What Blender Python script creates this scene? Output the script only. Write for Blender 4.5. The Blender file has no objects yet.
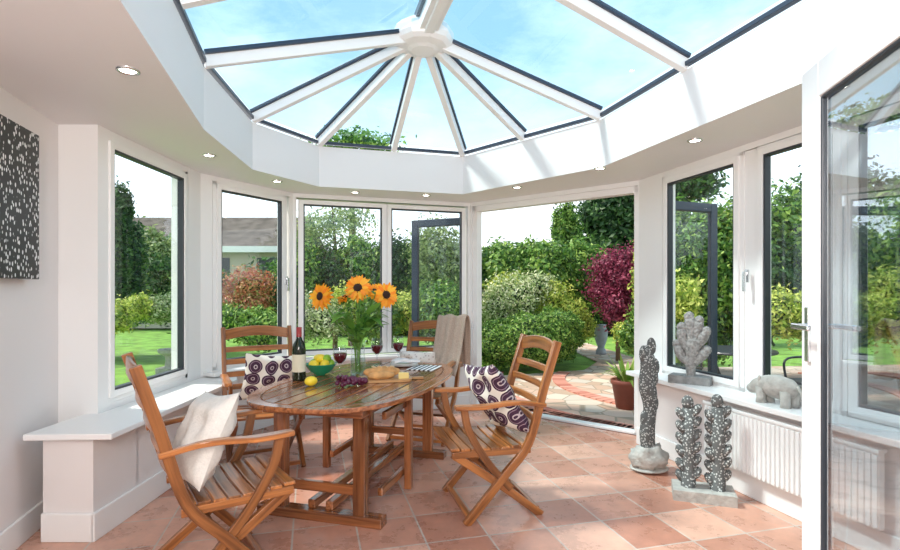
import bpy, math, random
import numpy as np
from mathutils import Vector, Matrix, noise
random.seed(7); rng=np.random.default_rng(7)
sc=bpy.context.scene
PI=math.pi
# ---------------------------------------------------------------- materials
def nt(m):
    m.use_nodes=True
    return m.node_tree, m.node_tree.nodes, m.node_tree.links
def mat(name,col,rough=.5,metal=0,emit=0,var=0,vscale=8,bump=0,bscale=30,spec=None,coat=0):
    m=bpy.data.materials.new(name); t,N,L=nt(m); b=N['Principled BSDF']
    b.inputs['Base Color'].default_value=(*col,1); b.inputs['Roughness'].default_value=rough
    b.inputs['Metallic'].default_value=metal
    if spec is not None: b.inputs['Specular IOR Level'].default_value=spec
    if coat: b.inputs['Coat Weight'].default_value=coat; b.inputs['Coat Roughness'].default_value=.1
    if emit: b.inputs['Emission Color'].default_value=(*col,1); b.inputs['Emission Strength'].default_value=emit
    if var or bump:
        tc=N.new('ShaderNodeTexCoord')
    if var:
        n=N.new('ShaderNodeTexNoise'); n.inputs['Scale'].default_value=vscale; n.inputs['Detail'].default_value=5
        L.new(tc.outputs['Object'],n.inputs['Vector'])
        r=N.new('ShaderNodeValToRGB'); r.color_ramp.elements[0].position=.3; r.color_ramp.elements[1].position=.7
        r.color_ramp.elements[0].color=(*[c*(1-var) for c in col],1); r.color_ramp.elements[1].color=(*[min(1,c*(1+var)) for c in col],1)
        L.new(n.outputs['Fac'],r.inputs['Fac']); L.new(r.outputs['Color'],b.inputs['Base Color'])
    if bump:
        n=N.new('ShaderNodeTexNoise'); n.inputs['Scale'].default_value=bscale; n.inputs['Detail'].default_value=4
        L.new(tc.outputs['Object'],n.inputs['Vector'])
        bp=N.new('ShaderNodeBump'); bp.inputs['Strength'].default_value=bump; bp.inputs['Distance'].default_value=.02
        L.new(n.outputs['Fac'],bp.inputs['Height']); L.new(bp.outputs['Normal'],b.inputs['Normal'])
    return m
def wood(name,c1,c2,rough=.35,scale=(2.5,45,45),coat=0):
    m=bpy.data.materials.new(name); t,N,L=nt(m); b=N['Principled BSDF']; b.inputs['Roughness'].default_value=rough
    b.inputs['Coat Weight'].default_value=coat; b.inputs['Coat Roughness'].default_value=.12
    tc=N.new('ShaderNodeAttribute'); tc.attribute_name='grain'; mp=N.new('ShaderNodeMapping'); mp.inputs['Scale'].default_value=scale
    n=N.new('ShaderNodeTexNoise'); n.inputs['Scale'].default_value=1; n.inputs['Detail'].default_value=6; n.inputs['Distortion'].default_value=.5
    r=N.new('ShaderNodeValToRGB'); r.color_ramp.elements[0].position=.30; r.color_ramp.elements[1].position=.70
    r.color_ramp.elements[0].color=(*c1,1); r.color_ramp.elements[1].color=(*c2,1)
    g=N.new('ShaderNodeNewGeometry'); mx=N.new('ShaderNodeHueSaturation')
    mr=N.new('ShaderNodeMapRange'); mr.inputs['To Min'].default_value=.62; mr.inputs['To Max'].default_value=1.3
    L.new(g.outputs['Random Per Island'],mr.inputs['Value']); L.new(mr.outputs['Result'],mx.inputs['Value'])
    L.new(tc.outputs['Vector'],mp.inputs['Vector']); L.new(mp.outputs['Vector'],n.inputs['Vector'])
    L.new(n.outputs['Fac'],r.inputs['Fac']); L.new(r.outputs['Color'],mx.inputs['Color']); L.new(mx.outputs['Color'],b.inputs['Base Color'])
    return m
def glass(name,tint=(1,1,1),r0=.035,r1=.85,pw=5):
    # thin-glass: Schlick reflectance on both sides, the rest transmitted
    m=bpy.data.materials.new(name); t,N,L=nt(m); N.remove(N['Principled BSDF'])
    tr=N.new('ShaderNodeBsdfTransparent'); tr.inputs['Color'].default_value=(*tint,1)
    gl=N.new('ShaderNodeBsdfGlossy'); gl.inputs['Roughness'].default_value=0; gl.inputs['Color'].default_value=(.95,.97,1,1)
    lw=N.new('ShaderNodeLayerWeight'); lw.inputs['Blend'].default_value=.5
    p=N.new('ShaderNodeMath'); p.operation='POWER'; p.inputs[1].default_value=pw; L.new(lw.outputs['Facing'],p.inputs[0])
    q=N.new('ShaderNodeMath'); q.operation='MULTIPLY_ADD'; q.inputs[1].default_value=r1; q.inputs[2].default_value=r0; L.new(p.outputs[0],q.inputs[0])
    mx=N.new('ShaderNodeMixShader'); L.new(q.outputs[0],mx.inputs[0]); L.new(tr.outputs[0],mx.inputs[1]); L.new(gl.outputs[0],mx.inputs[2])
    L.new(mx.outputs[0],N['Material Output'].inputs['Surface'])
    return m
def leafmat(name,cols,trans=.35,rough=.5,k=1.0):
    m=bpy.data.materials.new(name); t,N,L=nt(m); b=N['Principled BSDF']; b.inputs['Roughness'].default_value=rough
    g=N.new('ShaderNodeNewGeometry'); r=N.new('ShaderNodeValToRGB')
    while len(r.color_ramp.elements)<len(cols): r.color_ramp.elements.new(.5)
    for i,c in enumerate(cols):
        r.color_ramp.elements[i].position=i/(len(cols)-1); r.color_ramp.elements[i].color=(*[min(1,x*k) for x in c],1)
    L.new(g.outputs['Random Per Island'],r.inputs['Fac']); L.new(r.outputs['Color'],b.inputs['Base Color'])
    tl=N.new('ShaderNodeBsdfTranslucent'); L.new(r.outputs['Color'],tl.inputs['Color'])
    mx=N.new('ShaderNodeMixShader'); mx.inputs[0].default_value=trans
    L.new(b.outputs[0],mx.inputs[1]); L.new(tl.outputs[0],mx.inputs[2]); L.new(mx.outputs[0],N['Material Output'].inputs['Surface'])
    return m
def dots(name,base,dot,scale,rad,stretch=(1,1,1),rough=.7,ring=False,spec=.5,rand=1):
    m=bpy.data.materials.new(name); t,N,L=nt(m); b=N['Principled BSDF']; b.inputs['Roughness'].default_value=rough; b.inputs['Specular IOR Level'].default_value=spec
    tc=N.new('ShaderNodeTexCoord'); mp=N.new('ShaderNodeMapping'); mp.inputs['Scale'].default_value=stretch
    v=N.new('ShaderNodeTexVoronoi'); v.inputs['Scale'].default_value=scale; v.inputs['Randomness'].default_value=rand
    if stretch[2]==0: v.voronoi_dimensions='2D'
    r=N.new('ShaderNodeValToRGB'); r.color_ramp.interpolation='CONSTANT' if ring else 'LINEAR'
    e=r.color_ramp.elements
    if ring:
        e[0].position=0; e[0].color=(*dot,1); e[1].position=rad; e[1].color=(*base,1)
        a=e.new(rad*.16); a.color=(.55,.46,.48,1); a=e.new(rad*.30); a.color=(*dot,1); a=e.new(rad*.72); a.color=(.34,.24,.30,1); a=e.new(rad*.80); a.color=(*dot,1)
    else:
        e[0].position=rad*.8; e[0].color=(*dot,1); e[1].position=rad; e[1].color=(*base,1)
    L.new(tc.outputs['Object'],mp.inputs['Vector']); L.new(mp.outputs['Vector'],v.inputs['Vector'])
    L.new(v.outputs['Distance'],r.inputs['Fac']); L.new(r.outputs['Color'],b.inputs['Base Color'])
    return m
WALL=mat('wall_paint',(.81,.765,.755),.6,bump=.02)
CEIL=mat('ceiling_paint',(.83,.81,.81),.6,bump=.01)
WHITE=mat('white_upvc',(.87,.86,.855),.28)
GASK=mat('dark_gasket',(.03,.035,.045),.4)
DARK=mat('dark_blue_grey_frame',(.030,.045,.075),.35)
GLASS=glass('window_glass',(.97,.99,1),.02,.45)
ROOFG=glass('roof_glass',(.70,.89,.99),.03,.5)
DOORG=glass('door_glass',(.88,.92,.94),.13,.8,3)
CLEAR=glass('clear_glass',(.93,.96,.97),.06,.9,3)
CHROME=mat('chrome',(.75,.76,.78),.2,1)
TEAK=wood('teak_orange',(.17,.052,.014),(.53,.20,.058),.30,coat=.3)
TEAKT=wood('teak_table',(.12,.035,.013),(.40,.145,.052),.16,coat=.5)
# ---------------------------------------------------------------- mesh builder
class MB:
    def __init__(s): s.V=[];s.F=[];s.M=[];s.S=[];s.G=[]
    def add(s,v,f,mi=0,sm=False,g=None):
        o=len(s.V); v=[tuple(p) for p in v]; s.V+=v
        if g is None: g=v
        rx,ry,rz=random.uniform(0,9),random.uniform(0,3),random.uniform(0,3)
        s.G+=[(a[0]+rx,a[1]+ry,a[2]+rz) for a in g]
        for q in f: s.F.append([i+o for i in q]); s.M.append(mi); s.S.append(sm)
    def box(s,c,d,mi=0,R=None):
        c=Vector(c); v=[];g=[]; ax=max(range(3),key=lambda i:d[i])
        for z in(-.5,.5):
            for y in(-.5,.5):
                for x in(-.5,.5):
                    p=Vector((x*d[0],y*d[1],z*d[2]))
                    g.append((p[ax],p[(ax+1)%3],p[(ax+2)%3]))
                    v.append(c+(R@p if R else p))
        s.add(v,[(0,2,3,1),(4,5,7,6),(0,1,5,4),(2,6,7,3),(0,4,6,2),(1,3,7,5)],mi,g=g)
    def b2(s,a,b,mi=0):
        s.box([(a[i]+b[i])/2 for i in range(3)],[abs(b[i]-a[i]) for i in range(3)],mi)
    def sweep(s,pts,w,h,mi=0,side=None,sm=False):
        pts=[Vector(p) for p in pts]; v=[]; g=[]; n=len(pts); al=0
        for i,p in enumerate(pts):
            if i: al+=(p-pts[i-1]).length
            d=(pts[min(i+1,n-1)]-pts[max(i-1,0)]).normalized()
            if side is not None: sd=Vector(side).normalized(); up=sd.cross(d).normalized()
            else:
                up0=Vector((0,0,1)) if abs(d.z)<.95 else Vector((0,1,0))
                sd=d.cross(up0).normalized(); up=sd.cross(d).normalized()
            ww=w[i] if hasattr(w,'__len__') else w; hh=h[i] if hasattr(h,'__len__') else h
            v+=[p+sd*ww/2+up*hh/2,p-sd*ww/2+up*hh/2,p-sd*ww/2-up*hh/2,p+sd*ww/2-up*hh/2]
            g+=[(al,ww/2,hh/2),(al,-ww/2,hh/2),(al,-ww/2,-hh/2),(al,ww/2,-hh/2)]
        f=[(0,1,2,3),tuple(4*(n-1)+k for k in(3,2,1,0))]
        for i in range(n-1):
            for k in range(4):
                a=4*i+k;b=4*i+(k+1)%4; f.append((a,a+4,b+4,b))
        s.add(v,f,mi,sm,g)
    def tube(s,pts,r,mi=0,seg=10,sm=True,cap=True):
        pts=[Vector(p) for p in pts]; n=len(pts); v=[]; f=[]
        ref=None
        for i,p in enumerate(pts):
            d=(pts[min(i+1,n-1)]-pts[max(i-1,0)]).normalized()
            if ref is None: ref=Vector((1,0,0)) if abs(d.x)<.8 else Vector((0,1,0))
            a=(ref-d*ref.dot(d)).normalized(); ref=a; b=d.cross(a)
            rr=r[i] if hasattr(r,'__len__') else r
            for k in range(seg):
                t=2*PI*k/seg; v.append(p+(a*math.cos(t)+b*math.sin(t))*rr)
        for i in range(n-1):
            for k in range(seg):
                k2=(k+1)%seg; f.append((i*seg+k,i*seg+k2,(i+1)*seg+k2,(i+1)*seg+k))
        if cap: f.append(tuple(range(seg))[::-1]); f.append(tuple((n-1)*seg+k for k in range(seg)))
        s.add(v,f,mi,sm)
    def lathe(s,prof,c=(0,0,0),mi=0,seg=28,sm=True,cap=True,sx=1,sy=1):
        v=[];f=[];n=len(prof)
        for r,z in prof:
            for k in range(seg):
                t=2*PI*k/seg; v.append((c[0]+r*sx*math.cos(t),c[1]+r*sy*math.sin(t),c[2]+z))
        for i in range(n-1):
            for k in range(seg):
                k2=(k+1)%seg; f.append((i*seg+k,i*seg+k2,(i+1)*seg+k2,(i+1)*seg+k))
        if cap: f.append(tuple(range(seg))[::-1]); f.append(tuple((n-1)*seg+k for k in range(seg)))
        s.add(v,f,mi,sm)
    def ell(s,c,r,mi=0,R=None,seg=16,rings=10,nz=0,nf=3):
        v=[];f=[];c=Vector(c)
        for i in range(rings+1):
            ph=PI*i/rings
            for k in range(seg):
                t=2*PI*k/seg; u=Vector((math.sin(ph)*math.cos(t),math.sin(ph)*math.sin(t),math.cos(ph)))
                q=1+(nz*noise.noise(u*nf+c*3) if nz else 0)
                p=Vector((u.x*r[0]*q,u.y*r[1]*q,u.z*r[2]*q)); v.append(c+(R@p if R else p))
        for i in range(rings):
            for k in range(seg):
                k2=(k+1)%seg; f.append((i*seg+k,(i+1)*seg+k,(i+1)*seg+k2,i*seg+k2))
        s.add(v,f,mi,True)
    def prism(s,poly,z0,z1,mi=0,sm=False):
        n=len(poly); v=[(p[0],p[1],z0) for p in poly]+[(p[0],p[1],z1) for p in poly]
        f=[tuple(range(n))[::-1],tuple(range(n,2*n))]
        for i in range(n): j=(i+1)%n; f.append((i,j,n+j,n+i))
        s.add(v,f,mi,sm)
    def build(s,name,mats,bevel=0,loc=(0,0,0),rz=0,sc_=1,matrix=None,parent=None,bseg=2):
        me=bpy.data.meshes.new(name); me.from_pydata(s.V,[],s.F); 
        for m in mats: me.materials.append(m)
        me.polygons.foreach_set('material_index',s.M); me.polygons.foreach_set('use_smooth',s.S); me.update()
        at=me.attributes.new('grain','FLOAT_VECTOR','POINT'); at.data.foreach_set('vector',[c for g in s.G for c in g])
        o=bpy.data.objects.new(name,me); sc.collection.objects.link(o)
        if matrix is not None: o.matrix_world=matrix
        else: o.location=loc; o.rotation_euler=(0,0,rz); o.scale=(sc_,)*3
        if bevel:
            b=o.modifiers.new('bevel','BEVEL'); b.width=bevel; b.segments=bseg; b.limit_method='ANGLE'; b.angle_limit=.7
        if parent: o.parent=parent
        return o
def arc(pts,n=6):  # catmull-rom
    P=[Vector(p) for p in pts]; P=[2*P[0]-P[1]]+P+[2*P[-1]-P[-2]]; out=[]
    for i in range(1,len(P)-2):
        for k in range(n):
            t=k/n; a,b,c,d=P[i-1],P[i],P[i+1],P[i+2]
            out.append(.5*((2*b)+(c-a)*t+(2*a-5*b+4*c-d)*t*t+(3*b-a-3*c+d)*t**3))
    out.append(P[-2]); return out
# ---------------------------------------------------------------- camera
H=1.4
cam=bpy.data.cameras.new('camera'); co=bpy.data.objects.new('camera',cam); sc.collection.objects.link(co)
co.location=(0,0,H); co.rotation_euler=(PI/2,0,0); cam.sensor_width=36; cam.lens=20.8; cam.shift_y=15/900; cam.clip_start=.05
sc.camera=co
# ---------------------------------------------------------------- room plan
A=(-.259,.966); Rv=(.966,.259)
def ra(r,a): return (r*Rv[0]+a*A[0], r*Rv[1]+a*A[1])
LW=(-2.50,3.35)
S0=(-2.24,3.41);S1=(-2.24,4.67);S2=(-1.70,5.63);S3=(.24,6.27);S4=(1.81,4.98)
BR=(3.31,-.77); BL=(-1.08,-1.95)
CZ=2.45
OUT=[BL,LW,(-2.24,3.35),S1,S2,S3,S4,BR]
# floor tiles
m=bpy.data.materials.new('terracotta_tiles'); t,N,L=nt(m); b=N['Principled BSDF']
tc=N.new('ShaderNodeTexCoord'); mp=N.new('ShaderNodeMapping'); mp.inputs['Rotation'].default_value=(0,0,-math.radians(15)); mp.inputs['Location'].default_value=(.1,.07,0)
br=N.new('ShaderNodeTexBrick'); br.offset=0; br.squash=1
br.inputs['Scale'].default_value=1; br.inputs['Brick Width'].default_value=.36; br.inputs['Row Height'].default_value=.36
br.inputs['Mortar Size'].default_value=.0055; br.inputs['Mortar Smooth'].default_value=.2; br.inputs['Bias'].default_value=0
br.inputs['Color1'].default_value=(.46,.19,.125,1); br.inputs['Color2'].default_value=(.74,.42,.31,1); br.inputs['Mortar'].default_value=(.58,.49,.43,1)
n=N.new('ShaderNodeTexNoise'); n.inputs['Scale'].default_value=5; n.inputs['Detail'].default_value=8; n.inputs['Roughness'].default_value=.7
r=N.new('ShaderNodeValToRGB'); r.color_ramp.elements[0].position=.3; r.color_ramp.elements[1].position=.72
r.color_ramp.elements[0].color=(.70,.69,.69,1); r.color_ramp.elements[1].color=(1.12,1.12,1.12,1)
mx=N.new('ShaderNodeMix'); mx.data_type='RGBA'; mx.blend_type='MULTIPLY'; mx.inputs[0].default_value=1
L.new(tc.outputs['Object'],mp.inputs['Vector']); L.new(mp.outputs['Vector'],br.inputs['Vector']); L.new(tc.outputs['Object'],n.inputs['Vector'])
L.new(n.outputs['Fac'],r.inputs['Fac']); L.new(br.outputs['Color'],mx.inputs[6]); L.new(r.outputs['Color'],mx.inputs[7]); L.new(mx.outputs[2],b.inputs['Base Color'])
mr=N.new('ShaderNodeMapRange'); mr.inputs['To Min'].default_value=.16; mr.inputs['To Max'].default_value=.42; L.new(n.outputs['Fac'],mr.inputs['Value']); L.new(mr.outputs[0],b.inputs['Roughness'])
bp=N.new('ShaderNodeBump'); bp.inputs['Strength'].default_value=.4; bp.inputs['Distance'].default_value=.004; bp.invert=True
L.new(br.outputs['Fac'],bp.inputs['Height']); L.new(bp.outputs['Normal'],b.inputs['Normal'])
TILE=m
mb=MB(); mb.prism(OUT[::-1],-.12,0); mb.build('floor',[TILE])
# ceiling soffit + fascia
V1=(-1.61,3.40);V2=(-1.72,4.53);V3=(-1.33,5.28);V4=(.14,5.70);V5=(1.29,4.46)
IB=-1.2
IL=ra(-.65,IB); IR=ra(2.42,IB)
inner=[IL,V1,V2,V3,V4,V5,IR]
outer=[BL,(-2.50,3.35),(-2.28,4.70),(-1.74,5.70),(.26,6.36),(1.89,5.02),BR]
FZ=2.86
def ring(mb,inn,out,z,mi=0,flip=False):
    n=len(inn); v=[(p[0],p[1],z) for p in inn]+[(p[0],p[1],z) for p in out]
    f=[]
    for i in range(n):
        j=(i+1)%n; q=(i,n+i,n+j,j); f.append(q[::-1] if flip else q)
    mb.add(v,f,mi)
mb=MB(); ring(mb,inner,outer,CZ); ring(mb,inner,outer,FZ,flip=True)
n=len(inner)
for i in range(n):
    j=(i+1)%n; a,b_=inner[i],inner[j]; mb.add([(a[0],a[1],CZ),(b_[0],b_[1],CZ),(b_[0],b_[1],FZ),(a[0],a[1],FZ)],[(0,1,2,3)])
    a,b_=outer[i],outer[j]; mb.add([(a[0],a[1],CZ),(b_[0],b_[1],CZ),(b_[0],b_[1],FZ),(a[0],a[1],FZ)],[(3,2,1,0)])
mb.build('ceiling',[CEIL])
# ---------------------------------------------------------------- wall helpers
def segM(p0,p1):
    d=Vector((p1[0]-p0[0],p1[1]-p0[1],0)); Ln=d.length; d.normalize(); nrm=Vector((-d.y,d.x,0))
    M=Matrix(((d.x,nrm.x,0,p0[0]),(d.y,nrm.y,0,p0[1]),(0,0,1,0),(0,0,0,1))); return M,Ln
wn=[0]
def window(M,s0,s1,z0=.74,z1=2.33,handle=None,fw=.085):
    wn[0]+=1; mb=MB(); y0,y1=.0,.09
    o0,o1,p0,p1=s0-fw,s1+fw,z0-fw,z1+fw*.9
    mb.b2((o0,y0,p0),(s0-.045,y1,p1)); mb.b2((s1+.045,y0,p0),(o1,y1,p1)); mb.b2((o0,y0,p0),(o1,y1,z0-.045)); mb.b2((o0,y0,z1+.045),(o1,y1,p1))
    ya,yb=-.018,.06
    mb.b2((s0-.05,ya,z0-.05),(s0-.006,yb,z1+.05)); mb.b2((s1+.006,ya,z0-.05),(s1+.05,yb,z1+.05))
    mb.b2((s0-.05,ya+.001,z0-.05),(s1+.05,yb-.001,z0-.006)); mb.b2((s0-.05,ya+.001,z1+.006),(s1+.05,yb-.001,z1+.05))
    g=.008
    for a,b_ in (((s0-.008,-.01,z0-.008),(s0+g,.04,z1+.008)),((s1-g,-.01,z0-.008),(s1+.008,.04,z1+.008)),((s0,-.01,z0-.008),(s1,.04,z0+g)),((s0,-.01,z1-g),(s1,.04,z1+.008))): mb.b2(a,b_,1)
    mb.b2((s0+.004,.012,z0+.004),(s1-.004,.018,z1-.004),2)
    if handle is not None:
        mb.box((handle,-.026,1.50),(.03,.016,.09),3); mb.box((handle,-.05,1.46),(.022,.02,.14),3); mb.box((handle,-.038,1.52),(.018,.03,.02),3)
    o=mb.build('window_%d'%wn[0],[WHITE,GASK,GLASS,CHROME],bevel=.003,matrix=M); return o
def wallseg(name,p0,p1,holes,zs,ext=.05,th=.14,mats=None,head=2.405,s_lo=None):
    M,Ln=segM(p0,p1); mb=MB(); e0=-ext;e1=Ln+ext
    if not holes: mb.b2((e0,0,0),(e1,th,2.6))
    else:
        if zs>0: mb.b2((e0,0,0),(e1,th,zs))
        mb.b2((e0,0,head),(e1,th,2.6))
        c=e0
        for a,b_ in holes: 
            if a>c: mb.b2((c,0,zs),(a,th,head))
            c=b_
        if e1>c: mb.b2((c,0,zs),(e1,th,head))
    mb.build(name,mats or [WALL],matrix=M); return M,Ln
SZ=.655; SL=.61
# left plain wall
M,Ln=wallseg('wall_left',BL,LW,[],0,ext=0)
mb=MB(); mb.b2((0,-.018,0),(Ln-.05,0,.15)); mb.build('baseboard_left',[WHITE],bevel=.006,matrix=M)
ML=M
mb=MB(); mb.b2((-2.53,3.30,0),(-2.235,3.42,2.6)); mb.build('wall_pillar',[WHITE])
# seg1
M,Ln=wallseg('wall_west',S0,S1,[(-.04,1.03)],SZ,mats=[WHITE],ext=.0); window(M,.045,.945)
M2,Ln2=wallseg('wall_northwest',S1,S2,[(.12,1.05)],SZ,mats=[WHITE]); window(M2,.21,.93,handle=.985)
M3,Ln3=wallseg('wall_north',S2,S3,[(.03,2.02)],SZ,mats=[WHITE]); window(M3,.115,.965,fw=.06); window(M3,1.085,1.93,fw=.06)
M5,Ln5=wallseg('wall_right',S4,BR,[(.34,2.85)],SZ,mats=[WHITE],ext=.0); window(M5,.43,1.17,handle=1.31); window(M5,1.44,1.93,fw=.08)
window(M5,2.09,2.76,fw=.075)
mb=MB(); mb.b2((1.255,.01,SZ),(1.36,.08,2.4)); mb.build('trim_1',[WHITE],matrix=M5)
# opening seg 4
M4,Ln4=segM(S3,S4)
mb=MB(); mb.b2((-.05,0,2.405),(Ln4+.05,.14,2.6)); mb.b2((-.05,0,0),(.03,.14,2.41)); mb.b2((Ln4-.012,0,0),(Ln4+.05,.14,2.41)); mb.build('wall_northeast',[WHITE],matrix=M4)
mb=MB(); 
mb.b2((.03,.02,0),(.09,.12,2.405)); mb.b2((Ln4-.055,.02,0),(Ln4-.012,.12,2.405)); mb.b2((.03,.02,2.34),(Ln4-.012,.12,2.405)); mb.b2((.03,.02,0),(Ln4-.012,.13,.025))
mb.build('door_1_frame',[WHITE],bevel=.004,matrix=M4)
# open leaves outside (dark outer face)
def leaf(name,p0,p1,mats,z1=2.3,fw=.085,handle=None,z0=.03,th=.05):
    M,Ln=segM(p0,p1); mb=MB()
    for a,b_ in (((0,0,z0),(fw,th,z1)),((Ln-fw,0,z0),(Ln,th,z1)),((fw,0.001,z0),(Ln-fw,th-.001,z0+fw*1.2)),((fw,.001,z1-fw),(Ln-fw,th-.001,z1))): mb.b2(a,b_,0)
    g=.010
    for a,b_ in (((fw-.002,.008,z0+fw),(fw+g,th-.008,z1-fw)),((Ln-fw-g,.008,z0+fw),(Ln-fw+.002,th-.008,z1-fw)),((fw,.008,z0+fw*1.2-.002),(Ln-fw,th-.008,z0+fw*1.2+g)),((fw,.008,z1-fw-g),(Ln-fw,th-.008,z1-fw+.002))): mb.b2(a,b_,1)
    mb.b2((fw,.02,z0+fw),(Ln-fw,.028,z1-fw),2)
    if handle:
        hs,hz,dr=handle
        for sgn,yy in ((-1,0),(1,th)):
            mb.box((hs,yy+sgn*.006,hz-.03),(.03,.012,.2),3); mb.box((hs,yy+sgn*.03,hz),(.018,.05,.018),3); mb.box((hs+dr*.055,yy+sgn*.052,hz),(.13,.014,.02),3)
    return mb.build(name,mats,bevel=.004,matrix=M)
leaf('door_1',(-.50,6.74),(.20,6.42),[DARK,GASK,GLASS,CHROME])
leaf('door_2',(2.0,5.14),(2.80,5.44),[DARK,GASK,GLASS,CHROME])
# sills and dwarf walls with depth
mb=MB(); mb.b2((-2.27,2.90,0),(-1.99,3.32,SL-.03)); mb.b2((-2.24,3.3,0),(-1.99,4.66,SL-.03))
mb.build('wall_sill_plinth',[WALL])
mb=MB(); mb.prism([(-2.32,2.82),(-1.85,2.84),(-1.87,4.58),(-2.0,4.86),(-2.13,4.86),(-2.235,4.66),(-2.235,3.31),(-2.32,3.31)],SL-.03,SL+.005); mb.build('trim_2',[WHITE],bevel=.006)
mb=MB(); mb.b2((-2.27,2.88,0),(-1.975,2.90,.16)); mb.b2((-1.99,2.88,0),(-1.97,4.66,.16)); mb.build('baseboard_sill',[WHITE],bevel=.006)
mb=MB(); mb.b2((.02,-.16,SZ-.03),(Ln2-.02,0.0,SZ+.005)); mb.build('trim_3',[WHITE],bevel=.005,matrix=M2)
mb=MB(); mb.b2((.02,-.13,SZ-.03),(Ln3-.05,0.0,SZ+.005)); mb.build('trim_4',[WHITE],bevel=.005,matrix=M3)
mb=MB(); mb.b2((.02,-.018,0),(Ln3-.02,0,.14)); mb.build('baseboard_north',[WHITE],bevel=.005,matrix=M3)
PY=.15
mb=MB(); mb.b2((.2,-PY,0),(Ln5-.2,0,SZ-.03)); mb.build('wall_right_plinth',[WALL],matrix=M5)
mb=MB(); mb.b2((.16,-PY-.10,SZ-.03),(Ln5-.25,0.0,SZ+.008)); mb.build('trim_5',[WHITE],bevel=.006,matrix=M5)
mb=MB(); mb.b2((.2,-PY-.018,0),(Ln5-.2,-PY,.15)); mb.build('baseboard_right',[WHITE],bevel=.006,matrix=M5)
wallseg('wall_back',BR,BL,[],0,ext=0.05)
# radiator
mb=MB(); a0,a1=1.12,2.35; q=PY-.16
def rb(a,b_): mb.b2((a[0],a[1]-q,a[2]),(b_[0],b_[1]-q,b_[2]))
rb((a0,-.235,.17),(a1,-.195,.57))
k=a0+.02
while k<a1-.02: rb((k,-.247,.185),(k+.018,-.233,.555)); k+=.034
rb((a0-.005,-.245,.565),(a1+.005,-.185,.585)); rb((a0+.1,-.2,.25),(a0+.14,-.162,.5)); rb((a1-.14,-.2,.25),(a1-.1,-.162,.5))
mb.build('radiator',[WHITE],bevel=.003,matrix=M5)
# internal glazed door at right + return wall
leaf('door_3',(1.18,1.1),(1.355,1.93),[WHITE,GASK,DOORG,CHROME],z1=2.2,fw=.125,handle=(.785,1.27,-1),th=.045)
mb=MB(); p0=Vector((1.21,1.02));p1=Vector((2.86,1.40)); Mx,Lx=segM(p0,p1); mb.b2((0,0,0),(Lx,-.12,CZ)); mb.build('wall_return',[WALL],matrix=Mx)
# ---------------------------------------------------------------- roof
HX,HY=-.22,4.25; RZ=3.47
hub=Vector((HX,HY,RZ))
ridge_back=Vector((*ra(.885,IB),RZ))
FT=FZ+.03
far=[V1,V2,V3,V4,V5]
def P3(p,z=FT): return Vector((p[0],p[1],z))
mb=MB(); up5=Vector((0,0,.05))
for i in range(4): mb.add([P3(far[i])+up5,P3(far[i+1])+up5,hub+up5],[(0,1,2)])
mb.add([p+up5 for p in (P3(IL),P3(V1),hub,ridge_back)],[(0,1,2,3)])
mb.add([p+up5 for p in (P3(V5),P3(IR),ridge_back,hub)],[(0,1,2,3)])
mb.add([p+up5 for p in (P3(IR),P3(IL),ridge_back)],[(0,1,2)])
mb.build('roof_glazing',[ROOFG])
mb=MB()
def raf(p,q,w=.055):
    p=Vector(p);q=Vector(q); mb.sweep([p,q],w,.075,0); 
    up=Vector((0,0,.055)); mb.sweep([p+up,q+up],w+.035,.03,1)
for v in [V1,V2,V3,((V3[0]+V4[0])/2,(V3[1]+V4[1])/2),V4,((V4[0]+V5[0])/2,(V4[1]+V5[1])/2),V5]: raf(hub,P3(v))
for a in (2.94,1.72,.5,-.7):
    rp=Vector((*ra(.885,a),RZ)); raf(rp,P3(ra(2.42,a))); 
    raf(rp,P3(ra(-.65,a)))
raf(ridge_back,P3(IL)); raf(ridge_back,P3(IR))
mb.sweep([hub,ridge_back],.15,.10,0); mb.sweep([hub+Vector((0,0,.08)),ridge_back+Vector((0,0,.08))],.20,.06,1)
mb.sweep([hub-Vector((0,0,.05)),ridge_back-Vector((0,0,.05))],.07,.05,0)
inn=inner
for i in range(len(inn)):
    a,b_=inn[i],inn[(i+1)%len(inn)]
    mb.sweep([P3(a,FZ+.035),P3(b_,FZ+.035)],.04,.03,1)
mb.lathe([(.0,-.10),(.10,-.10),(.13,-.085),(.20,-.07),(.235,-.045),(.25,-.01),(.25,.05),(.2,.1),(0,.12)],(HX,HY,RZ-.02),0,seg=10,sm=False)
mb.build('roof_frame',[WHITE,DARK],bevel=.004)
# ---------------------------------------------------------------- downlights
EM=mat('lamp_emission',(1,.93,.82),.5,emit=14)
for px,py in ((128,70),(209,155),(277,181),(355,192),(426,195),(517,187),(600,168),(695,140),(838,87)):
    y=520*(CZ-H)/(290-py); x=(px-450)/520*y
    mb=MB(); mb.lathe([(.052,0),(.052,-.006),(.040,-.01),(.036,-.002)],(x,y,CZ),0,seg=24,cap=False); mb.lathe([(0.0005,-.004),(.036,-.004)],(x,y,CZ),1,seg=24,cap=False)
    mb.build('downlight',[CHROME,EM])
# ---------------------------------------------------------------- artwork
ART=dots('artwork_pattern',(.006,.006,.009),(.90,.90,.91),1,.40,stretch=(56,0.01,30),rough=.35,rand=.7)
mb=MB(); 
Lw=(Vector((*LW,0))-Vector((*BL,0))).length
mb.b2((Lw-1.25,-.07,1.46),(Lw-.45,-.004,2.27)); 
mb.build('wall_artwork',[ART],bevel=.004,matrix=ML)
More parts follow.
